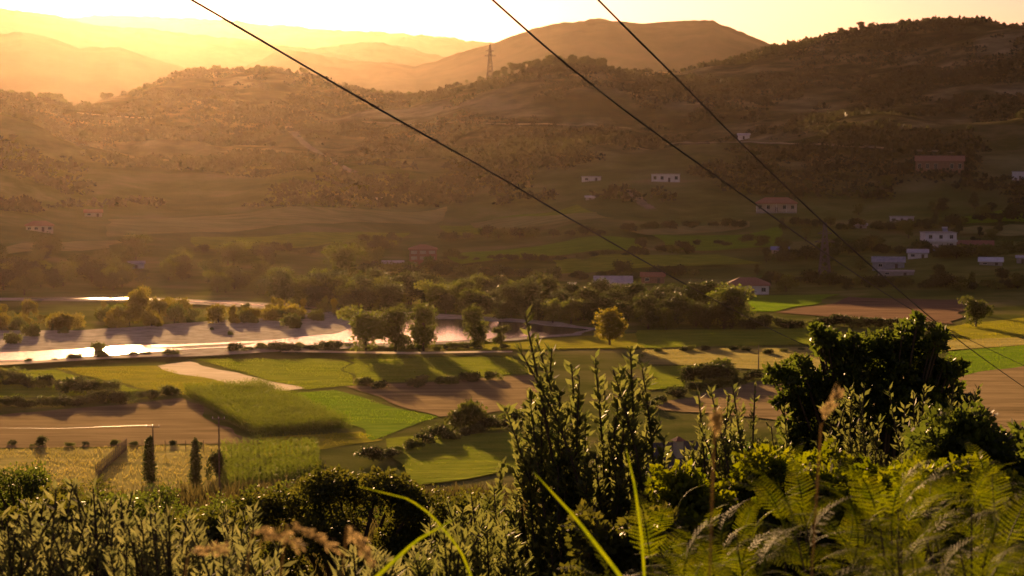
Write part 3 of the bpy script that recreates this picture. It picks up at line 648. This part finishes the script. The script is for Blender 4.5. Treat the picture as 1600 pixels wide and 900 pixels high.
# ------------------------------------------------------------------ poles, pylons, fence, cables
STEEL = mat('steel', (.10, .095, .09), (.16, .15, .14), 2, .6, metal=.5); INS = mat('insulator', (.5, .45, .4), (.6, .55, .5), 2, .3)
def pole(px, py, hpx, label, arm=.8, group=None):
    g_ = ground(px, py); h = hpx * math.hypot(g_[0], g_[1]) / FPX; e = empty('utility_pole', g_); tag(e, label, 'pole', group)
    MB().tube([(0, 0, -.5), (0, 0, h)], [.15, .10], 8).build('post', WOOD, e)
    if arm:
        MB().box(-arm, arm, -.17, -.105, h - .3, h - .18).build('crossarm', WOOD, e)
        for x in (-arm * .9, 0, arm * .9): MB().tube([(x, -.14, h - .178), (x, -.14, h + .08)], [.05, .04], 6).build('insulator', INS, e)
    return g_, h
pg, ph = pole(240, 758, 92, 'dark wooden pole with wide crossarm in front of a cypress', 1.0)
pole(343, 768, 116, 'taller thin pole with crossarm at the corner of the bright maize', .9)
pole(1185, 582, 42, 'thin lone pole standing in the pale meadow', 0); pole(1178, 80, 16, 'thin mast on the skyline of the right hill', 0)
pole(1035, 114, 12, 'short mast on the saddle of the middle crest', 0)
c = at(-60, 668, math.hypot(pg[0], pg[1]) * 1.0)
o = MB().tube([(pg[0], pg[1] - .14, pg[2] + ph + .06), tuple((np.array([pg[0], pg[1], pg[2] + ph]) + c) / 2 - np.array([0, 0, .3])), tuple(c)], [.012] * 3, 5).build('service_wire', INS); tag(o, 'thin pale wire running from the pole before the cypress over the ploughed field', 'wire')
def pylon(loc, h, label):
    e = empty('lattice_pylon', loc); tag(e, label, 'pylon'); w = h * .085
    def rad(t): return w * (1 - t) + h * .012
    for sx in (-1, 1):
        for sy in (-1, 1): MB().tube([(sx * rad(t), sy * rad(t), h * t) for t in (-.02, .5, 1)], [h * .013] * 3, 4).build('leg', STEEL, e)
    b = MB()
    ts = [0, .16, .3, .43, .55, .66, .76, .85, .93, 1]
    for t0, t1 in zip(ts[:-1], ts[1:]):
        for s in (-1, 1):
            for q in (1, -1):
                b.tube([(-q * rad(t0), s * rad(t0), h * t0), (q * rad(t1), s * rad(t1), h * t1)], [h * .007] * 2, 4); b.tube([(s * rad(t0), -q * rad(t0), h * t0), (s * rad(t1), q * rad(t1), h * t1)], [h * .007] * 2, 4)
    b.build('bracing', STEEL, e)
    for t, a in ((.68, .17), (.82, .12)):
        MB().tube([(-a * h, 0, h * t), (a * h, 0, h * t)], [h * .008] * 2, 4).tube([(-a * h, 0, h * t), (0, 0, h * (t + .06)), (a * h, 0, h * t)], [h * .005] * 3, 4).build('crossarm', STEEL, e)
py_, r_ = silhouette(766); a_ = math.atan((766 - 800) / FPX)
pylon((math.sin(a_) * r_, math.cos(a_) * r_, gz(math.sin(a_) * r_, math.cos(a_) * r_) - .5), 54 * r_ / FPX, 'lattice pylon standing on the middle hill crest against the haze')
gp = ground(1288, 441); pylon(gp, 92 * math.hypot(gp[0], gp[1]) / FPX, 'slender faint lattice pylon among the houses')
# picket fence
fa, fb = ground(150, 748), ground(198, 703)
fe = empty('picket_fence', fa); tag(fe, 'weathered wooden picket fence running away from the viewer over dry grass', 'fence')
n = 64; dv = fb - fa; ang = math.atan2(dv[1], dv[0])
pk = MB().box(-.11, .11, -.02, .02, -.2, 1.8); pk.quad((-.11, -.02, 1.8), (.11, -.02, 1.8), (0, 0, 1.95)); pkm = mesh('picket', pk.v, pk.f); pkm.materials.append(WOOD)
for i in range(n):
    p = dv * i / (n - 1); q = add('picket', pkm, None, fe); q.location = (p[0], p[1], gz(fa[0] + p[0], fa[1] + p[1]) - fa[2]); q.rotation_euler = (jit(.05), jit(.05), ang)
for z in (.4, 1.1): MB().tube([(0, .05, z), (dv[0], dv[1] + .05, dv[2] + z)], [.05, .05], 4).build('rail', WOOD, fe)
for px, py in [(222, 702), (258, 702), (290, 703), (318, 702), (497, 738), (503, 742), (508, 736)]:
    g_ = ground(px, py + 4); o = MB().tube([(0, 0, -.3), (.03, 0, 1.0), (0, .02, 1.9)], [.07, .06, .05], 6).build('fence_post', WOOD); o.location = g_
    tag(o, 'rough grey stake along the field edge', 'post', 'stakes along the field edge')
# cables
CABLE = mat('cable', (.012, .011, .010), (.02, .018, .016), 1, .7)
for pts, lab in [
    ([(120, -100, 17), (300, 0, 19), (560, 152, 22), (760, 265, 26), (900, 347, 30), (1100, 460, 42), (1280, 550, 65), (1480, 632, 90), (1640, 690, 120)], 'black power cable crossing the valley lowest, ending behind the dark bush'),
    ([(650, -110, 18), (770, 0, 19), (880, 96, 21), (1000, 190, 23), (1140, 290, 28), (1300, 403, 38), (1450, 498, 61), (1640, 590, 107)], 'black power cable between the other two cables'),
    ([(830, -110, 17), (935, 0, 19), (1050, 115, 21), (1160, 226, 23), (1300, 360, 27), (1420, 467, 35), (1500, 533, 44), (1590, 598, 57), (1660, 645, 69)], 'black power cable highest on the right over the hillside')]:
    P = np.array(pts, float); s = np.linspace(0, len(P) - 1, 60)
    def cr(i, t):
        p0, p1, p2, p3 = P[max(i - 1, 0)], P[i], P[min(i + 1, len(P) - 1)], P[min(i + 2, len(P) - 1)]
        return .5 * (2 * p1 + (p2 - p0) * t + (2 * p0 - 5 * p1 + 4 * p2 - p3) * t * t + (3 * p1 - p0 - 3 * p2 + p3) * t ** 3)
    Q = [cr(min(int(k), len(P) - 2), k - min(int(k), len(P) - 2)) for k in s]
    o = MB().tube([at(*q) for q in Q], [.0115] * len(Q), 6).build('power_cable', CABLE, smooth=True); tag(o, lab, 'cable')

# ------------------------------------------------------------------ foreground plants
OLIVE = mat('olive_leaf', (.055, .068, .020), (.105, .11, .038), 9, .55, .58, spec=.25); SAGE = mat('sage_leaf', (.065, .075, .03), (.12, .12, .052), 9, .6, .58, spec=.2)
FERN = mat('fern_leaf', (.06, .085, .010), (.13, .14, .02), 4, .65, .55, spec=.15); OAK = mat('bush_leaf', (.035, .05, .010), (.065, .08, .018), 9, .5, .6, spec=.3)
BROOM = mat('broom_leaf', (.035, .045, .010), (.09, .09, .02), 5, .6, .4); BLADE = mat('grass_blade', (.07, .10, .014), (.13, .15, .02), 30, .5, .55)
DRY = mat('dry_grass', (.17, .13, .07), (.28, .22, .12), 6, .8, .4); TWIG = mat('twig', (.045, .033, .022), (.08, .06, .04), 12, .9)
def shoot(base, tip, nl, L_, par, leafm, bend=.12, wid=.16):
    base = np.array(base, float); tip = np.array(tip, float); ln = np.linalg.norm(tip - base)
    side = np.append(NR.normal(size=2), 0) * bend * ln * .5
    t = np.linspace(0, 1, 9)[:, None]; C = base + (tip - base) * t + side * (np.sin(t * math.pi))
    st = MB().tube(C, list(.011 * ln / 1.5 * (1 - .8 * t[:, 0]) + .0015), 5).build('shoot', TWIG, par)
    u = NR.uniform(.25, 1, nl) ** .8; c = np.stack([np.interp(u, t[:, 0], C[:, k]) for k in range(3)], 1)
    ax = (tip - base) / ln; d = unit(nl); d -= (d @ ax)[:, None] * ax; d /= np.linalg.norm(d, axis=1)[:, None]
    d = d * .75 + ax * NR.uniform(.4, 1.3, nl)[:, None]; d /= np.linalg.norm(d, axis=1)[:, None]
    v, f = leaf_quads(c, d, L_ * NR.uniform(.4, 1.3, nl), L_ * wid * NR.uniform(.6, 1.2, nl))
    lv = add('leaves', mesh('leaves', v, f), leafm, st); lv['kind'] = 'stuff'
    return st
def shrub(px, tips, r, label, leafm, L_, nl, name='shrub', spread=.35, cat='shrub', wid=.16):
    b = at(px, 500, r); b[2] = gz(b[0], b[1]); e = empty(name, b); tag(e, label, cat)
    for (tx, ty) in tips:
        tp = at(tx, ty, r + jit(spread)) - b
        bs = np.array([tp[0] * .35 + jit(.08), jit(.15), -.05])
        shoot(bs, tp, nl, L_, e, leafm, wid=wid)
        for k in range(3):
            t2 = bs + (tp - bs) * R.uniform(.5, .96) + np.array([jit(.2), jit(.25), jit(.08)])
            shoot(bs + (t2 - bs) * .2, t2, nl, L_, e, leafm, wid=wid)
    return e
# olive-like shrub in the centre
tips = [(820, 490), (838, 530), (862, 548), (893, 572), (930, 560), (958, 578), (985, 545), (1003, 572), (905, 590), (848, 590), (875, 610), (945, 610), (990, 620), (1015, 640), (1032, 662), (830, 640), (806, 660), (790, 640), (860, 660), (915, 650), (965, 660), (1000, 690), (840, 700), (880, 700), (930, 710), (1040, 720), (800, 730), (960, 740), (900, 760), (1015, 750), (850, 780), (1000, 800), (940, 800), (870, 830), (1050, 800), (800, 800)]
shrub(925, tips, 11, 'tall olive leaved shrub rising in the centre above the farmhouse roof', OLIVE, .072, 130, 'olive_shrub', wid=.21)
shrub(1145, [(1150 + jit(60), R.uniform(600, 760)) for i in range(22)] + [(1152, 612), (1180, 600), (1130, 650)], 12, 'dark leafy shrub between the chimney and the dark bush', OLIVE, .06, 100, 'olive_shrub', wid=.2)
shrub(1420, [(1420 + jit(120), R.uniform(590, 720)) for i in range(36)], 13, 'twiggy shrub with glinting leaves under the dark bush', OLIVE, .06, 100, 'olive_shrub', wid=.2)
# sage shrubs bottom left
k = 0
for px, top, r, lab in [(40, 790, 7, 'grey green sage shrub in the left corner'), (120, 750, 7.5, 'tallest grey leaved sage shrub on the left with upright spikes'), (190, 765, 8, 'grey leaved sage shrub next to the tallest spikes'), (250, 800, 6.5, 'pale leaved sage shrub right of the upright spikes'),
                    (330, 790, 9, 'dark sage shrub under the dry grass'), (400, 840, 7, 'low sage shrub under the arching dry seed heads'), (620, 850, 8, 'low grey shrub between two green grass blades'), (720, 760, 10, 'feathery grey shrub left of the olive shrub'), (770, 800, 8.5, 'dark feathery shrub at the olive shrub foot'), (1080, 820, 9, 'dark shrub at the edge of the ferns'), (700, 830, 7, 'small twiggy shrub behind the green grass blades'), (560, 860, 7, 'small grey shrub below the round broom')]:
    shrub(px, [(px + jit(55), top + abs(R.gauss(0, 62))) for i in range(20)], r, lab, SAGE if px < 700 else OLIVE, R.uniform(.036, .07), R.randrange(70, 130), 'sage_shrub' if px < 700 else 'feathery_shrub', wid=.15)
# leafy bushes built from lobes
def lobed_bush(px, lobes, r, leafm, size, per, label, name, trunk=True):
    b = at(px, 500, r); b[2] = gz(b[0], b[1]); e = empty(name, b); tag(e, label, 'bush'); V = []; F = []; n0 = 0; tw = MB()
    for (lx, ly, lr) in lobes:
        c = at(lx, ly, r + jit(.3)) - b; rad = lr * r / FPX; n = int(per * (lr / 30) ** 2)
        d = unit(n); cc = c + d * (NR.random(n) ** .4)[:, None] * rad * np.array([1, 1.3, 1]) * (1 + .35 * np.sin(d[:, :1] * 7 + lx) * np.sin(d[:, 2:] * 6 + ly))
        dd = d * .6 + NR.normal(size=(n, 3)) * .6; dd /= np.linalg.norm(dd, axis=1)[:, None]
        v, f = leaf_quads(cc, dd, size * NR.uniform(.6, 1.2, n), size * .36); V.append(v); F.append(f + n0); n0 += len(v)
        tw.tube([(jit(.05), jit(.05), -.05), (c[0] * .5, c[1] * .5, c[2] * .55), tuple(c)], [.03, .02, .006], 5)
    tw.build('stems', TWIG, e); fo = add('foliage', mesh('foliage', np.concatenate(V), np.concatenate(F)), leafm, e); fo['kind'] = 'stuff'
L1 = [(1276, 514, 9), (1284, 532, 13), (1300, 550, 18), (1322, 560, 22), (1345, 548, 22), (1372, 540, 22), (1400, 545, 24), (1420, 520, 16), (1432, 512, 10), (1445, 545, 18), (1465, 538, 11), (1472, 528, 7), (1440, 575, 28), (1400, 580, 36), (1355, 590, 38), (1320, 590, 26), (1460, 590, 20), (1490, 578, 10), (1475, 582, 12),
      (1205, 590, 9), (1222, 584, 12), (1245, 578, 12), (1253, 570, 8), (1240, 600, 18), (1268, 598, 17), (1290, 615, 24), (1230, 622, 14), (1215, 628, 9), (1262, 632, 18), (1330, 630, 34), (1390, 630, 36), (1440, 620, 28), (1480, 625, 22), (1250, 648, 14), (1290, 660, 26), (1350, 670, 34), (1420, 670, 34), (1490, 660, 26), (1360, 720, 40), (1440, 720, 40), (1240, 672, 20), (1268, 688, 24), (1300, 700, 32), (1240, 710, 26), (1280, 740, 36), (1330, 750, 40), (1480, 700, 34), (1510, 640, 14)]
L1 += [(lx + math.cos(q) * lr * 1.15, ly + math.sin(q) * lr * 1.15, R.uniform(6, 10)) for (lx, ly, lr), q in [(R.choice(L1), R.uniform(3.3, 6.1)) for i in range(60)]]
lobed_bush(1365, L1, 16, OAK, .055, 760, 'near black bush with jagged lobes and yellow lit rim leaves', 'dark_bush')
L2 = [(440 + 24 * i + jit(10), 790 - 30 * math.sin(i / 9 * math.pi) + jit(8), 28) for i in range(10)] + [(430 + jit(200) + 110, 830 + jit(25), 40) for i in range(10)] + [(540 + jit(110), 880, 46) for i in range(6)]
lobed_bush(540, L2, 14, BROOM, .035, 900, 'wide dark rounded broom with yellow lit top', 'broom_bush')
for px, py, lr, r, lab in [(30, 745, 26, 22, 'dark bush on the brow at the left corner'), (240, 770, 20, 24, 'small yellow lit bush below the pole before the cypress'), (420, 765, 20, 26, 'small dark bush at the foot of the bright maize'), (500, 752, 22, 24, 'dark bush on the brow before the maize corner'), (660, 780, 26, 20, 'low bush right of the round broom'), (60, 800, 40, 12, 'brown bush behind the corner sage'), (1560, 700, 60, 9, 'large dark bush behind the ferns in the right corner'), (300, 830, 40, 12, 'dark bush behind the sage shrubs'), (130, 765, 28, 24, 'brown bush on the brow below the picket fence'), (330, 790, 26, 22, 'dark bush on the brow below the second pole'), (590, 775, 24, 25, 'bush on the brow beneath the overgrown hedge'), (740, 785, 26, 22, 'dark bush on the brow below the near lawn'), (180, 790, 30, 18, 'olive bush behind the upright sage spikes')]:
    lobed_bush(px, [(px + jit(lr * 1.6), py + abs(jit(lr)), lr * R.uniform(.6, 1)) for i in range(9)] + [(px + jit(lr * 2), py + lr * 2, lr * 1.2) for i in range(6)], r, R.choice([BROOM, OAK]) if lr < 60 else OAK, .04, 500, lab, 'leafy_bush')
for px, py, lr, r, lab in [(1120, 800, 50, 8.5, 'yellow green leafy bush at the left end of the bracken'), (1230, 770, 55, 9, 'leafy bush among the bracken under the dark bush'), (1350, 790, 60, 8.5, 'broad leafy bush in the middle of the bracken'), (1480, 780, 60, 8, 'leafy bush behind the tallest yellow fern'), (980, 850, 45, 8, 'low leafy bush at the foot of the olive shrub')]:
    lobed_bush(px, [(px + jit(lr * 1.5), py + jit(lr * .7), lr * R.uniform(.4, .8)) for i in range(14)] + [(px + jit(lr * 1.6), py + lr * 1.8, lr) for i in range(6)], r, FERN if px != 980 else BROOM, .04, 420, lab, 'leafy_bush')
# bracken
def frond_mesh(seed):
    rg = np.random.default_rng(seed); V = []; F = []; n0 = 0; n = 22
    t = np.linspace(0, 1, n); C = np.stack([t * 0, .12 * t + .42 * t ** 2.2, t - .35 * t ** 2.4], 1)   # unit arching rachis
    tb = MB().tube(C, list(.007 * (1 - .85 * t)), 4)
    v = np.array(tb.v); V.append(v); nr_ = len(v); n0 = nr_
    for i in range(4, n):
        ax = C[min(i + 1, n - 1)] - C[i - 1]; ax /= np.linalg.norm(ax); pl = .19 * math.sin(min(1, (i - 3) / 4) * math.pi / 2) * (1 - (i / n) ** 1.7) + .03
        for s in (-1, 1):
            d = np.array([s * 1.0, 0, 0]) + ax * .45 + np.array([0, 0, -.12]) + rg.normal(size=3) * .06; d /= np.linalg.norm(d)
            m = 9; u = np.linspace(.08, 1, m); pc = C[i] + d * (u * pl)[:, None]
            for q in (-1, 1):
                dd = ax * q * .9 + d * .5; dd = np.tile(dd / np.linalg.norm(dd), (m, 1)) + rg.normal(size=(m, 3)) * .07
                L_ = (.020 * (1 - .6 * u) + .003)[:, None]; sd = np.tile(d, (m, 1)) * (pl / m * .40)
                v = np.stack([pc - sd * .6, pc + dd * L_ * .6 - sd * .5, pc + dd * L_, pc + sd], 1).reshape(-1, 3)
                V.append(v); F.append(np.arange(4 * m).reshape(m, 4) + n0); n0 += 4 * m
    faces = [f for f in tb.f] + np.concatenate(F).tolist()
    me = mesh('frond', np.concatenate(V), faces); me.materials.append(FERN); return me
FR = [frond_mesh(s) for s in range(5)]
def fern(px, ty, r, label, group, nf=13):
    b = at(px, 500, r); b[2] = gz(b[0], b[1]); h = at(px, ty, r)[2] - b[2]
    e = empty('bracken_fern', b); tag(e, label, 'fern', group)
    lean = (jit(.25), jit(.25)); tops = [(lean[0] * t * t, lean[1] * t * t, h * t * .8) for t in (0, .35, .7, 1)]
    MB().tube([(0, 0, -.05)] + tops[1:], [.007, .006, .004, .002], 5).build('stem', TWIG, e)
    for i in range(nf):
        t = R.uniform(.45, 1) if i else 1.0; o = add('frond', R.choice(FR), None, e); k = R.uniform(.2, .4) * (1.25 - .5 * t)
        o.scale = (k * R.uniform(.9, 1.2), k, k); o.location = (lean[0] * t * t, lean[1] * t * t, h * t * .8 - .01)
        o.rotation_euler = (-R.uniform(.1, .9) if i else 0.05, jit(.35), R.uniform(0, 6.28))
for px, ty, r, lab in [(1462, 628, 4.2, 'bright yellow fern standing tallest against the dark bush'), (1585, 640, 4.0, 'yellow fern at the right end of the bracken')]:
    fern(px, ty, r, lab, None)
for i in range(80):
    px = R.uniform(1030, 1620); ty = np.interp(px, [1030, 1120, 1250, 1400, 1600], [810, 690, 630, 640, 620]) + abs(R.gauss(0, 75)); r = R.uniform(4.5, 8.5)
    fern(px, ty, r, 'yellow green bracken fern in the bank of ferns below the dark bush', 'bank of bracken ferns')
# green blades and dry seed heads near the lens
def blade(pts, r, w, label):
    P = [at(x, y, rr) for (x, y, rr) in pts]; b0 = P[0].copy(); V = []; n = len(P); Q = []
    for k in np.linspace(0, n - 1, 14):
        i = min(int(k), n - 2); Q.append(P[i] + (P[i + 1] - P[i]) * (k - i))
    F = []
    for i, q in enumerate(Q):
        d = Q[min(i + 1, 13)] - Q[max(i - 1, 0)]; s = np.cross(d, [0, 1, 0]); s /= np.linalg.norm(s); ww = w * (1 - (i / 13) ** 3) + .0004
        V += [q - s * ww - b0, q + np.array([0, w * .5, 0]) - b0, q + s * ww - b0]
        if i: F += [(3 * i - 3, 3 * i - 2, 3 * i + 1, 3 * i), (3 * i - 2, 3 * i - 1, 3 * i + 2, 3 * i + 1)]
    o = add('grass_blade', mesh('grass_blade', V, F, True), BLADE); o.location = b0; tag(o, label, 'grass')
blade([(500, 985, 4.2), (590, 900, 4.2), (650, 845, 4.2), (712, 810, 4.2)], 4, .0042, 'bright green grass blade leaning right below the broom')
blade([(1010, 960, 4.2), (968, 898, 4.2), (900, 810, 4.2), (834, 738, 4.2)], 4, .0042, 'long bright green grass blade leaning left under the olive shrub')
blade([(760, 960, 4.2), (720, 860, 4.2), (676, 806, 4.2), (640, 780, 4.2), (560, 760, 4.2)], 4, .0022, 'arching thin green blade curving left over the broom')
blade([(1010, 960, 4.2), (1004, 850, 4.2), (992, 760, 4.2), (978, 700, 4.2)], 4, .0028, 'upright yellow green blade before the farmhouse roof')
def seedhead(px, py, ang, ln, r, label):
    tip = at(px, py, r); b = at(px - math.cos(ang) * 190, py + 230, r); b[2] = min(b[2], gz(b[0], b[1]) + .4); e = empty('dry_grass_stalk', (b[0], b[1], gz(b[0], b[1]))); tag(e, label, 'grass', 'dry grass stalks near the lens')
    z0 = e.location.z; B = np.array([b[0], b[1], z0]); top = tip - B
    dv = np.array([math.cos(ang), 0, -math.sin(ang)]) * ln
    MB().tube([(0, 0, -.02), tuple(top * .6 + np.array([0, 0, .05])), tuple(top - dv * .1), tuple(top)], [.0022, .0018, .0014, .001], 4).build('stalk', DRY, e)
    n = 80; u = NR.random(n); c = top + dv * u[:, None] - np.array([0, 0, 1]) * (u ** 2 * ln * .25)[:, None] + NR.normal(size=(n, 3)) * .0035
    d = np.tile(dv / ln, (n, 1)) + NR.normal(size=(n, 3)) * .35; d /= np.linalg.norm(d, axis=1)[:, None]
    v, f = leaf_quads(c, d, .013, .0022); s = add('seed_head', mesh('seed_head', v, f), DRY, e); s['kind'] = 'stuff'
for px, py, a, ln in [(300, 862, -.25, .06), (400, 830, .1, .065), (455, 822, .3, .07), (545, 825, .9, .05), (1117, 640, 1.4, .02), (1285, 660, -1.2, .07)]:
    seedhead(px, py, a, ln, R.uniform(2.8, 3.4), 'dry tan grass stalk with feathery seed head blurred near the lens')
# undergrowth on the near slope
def undergrowth():
    n = 60000; a = np.radians(NR.uniform(-21, 21, n)); r = 3 + 38 * NR.random(n) ** .8; x = np.sin(a) * r; y = np.cos(a) * r; z = ground_z(x, y)
    d = np.column_stack([NR.normal(size=n) * .35, NR.normal(size=n) * .35, np.ones(n)]); d /= np.linalg.norm(d, axis=1)[:, None]
    hgt = NR.uniform(.12, .42, n) * (1 + 1.0 * np.clip(fbm(x / 3, y / 3, 3), -.5, 1))
    v, f = leaf_quads(np.column_stack([x, y, z - .03]), d, hgt, .006 + .0004 * r)
    o = add('dry_undergrowth', mesh('dry_undergrowth', v, f), mat('undergrowth', (.035, .034, .014), (.09, .075, .028), 1.2, .8, .3)); tag(o, 'dry brown grass covering the near slope', 'grass', None, 'stuff')
undergrowth()

# ------------------------------------------------------------------ air
hz = MB().box(-13000, 13000, -2500, 14000, -8, 690).build('haze', None); hz['kind'] = 'stuff'; hz['label'] = 'warm evening haze filling the valley air'; hz['category'] = 'haze'
hm = bpy.data.materials.new('haze'); hm.use_nodes = True; n_ = hm.node_tree.nodes; n_.clear()
om = n_.new('ShaderNodeOutputMaterial'); pv = n_.new('ShaderNodeVolumePrincipled'); pv.inputs['Color'].default_value = (.96, .76, .58, 1)
pv.inputs['Density'].default_value = 0.0000085; pv.inputs['Anisotropy'].default_value = 0.84
hm.node_tree.links.new(pv.outputs[0], om.inputs['Volume']); hz.data.materials.append(hm)
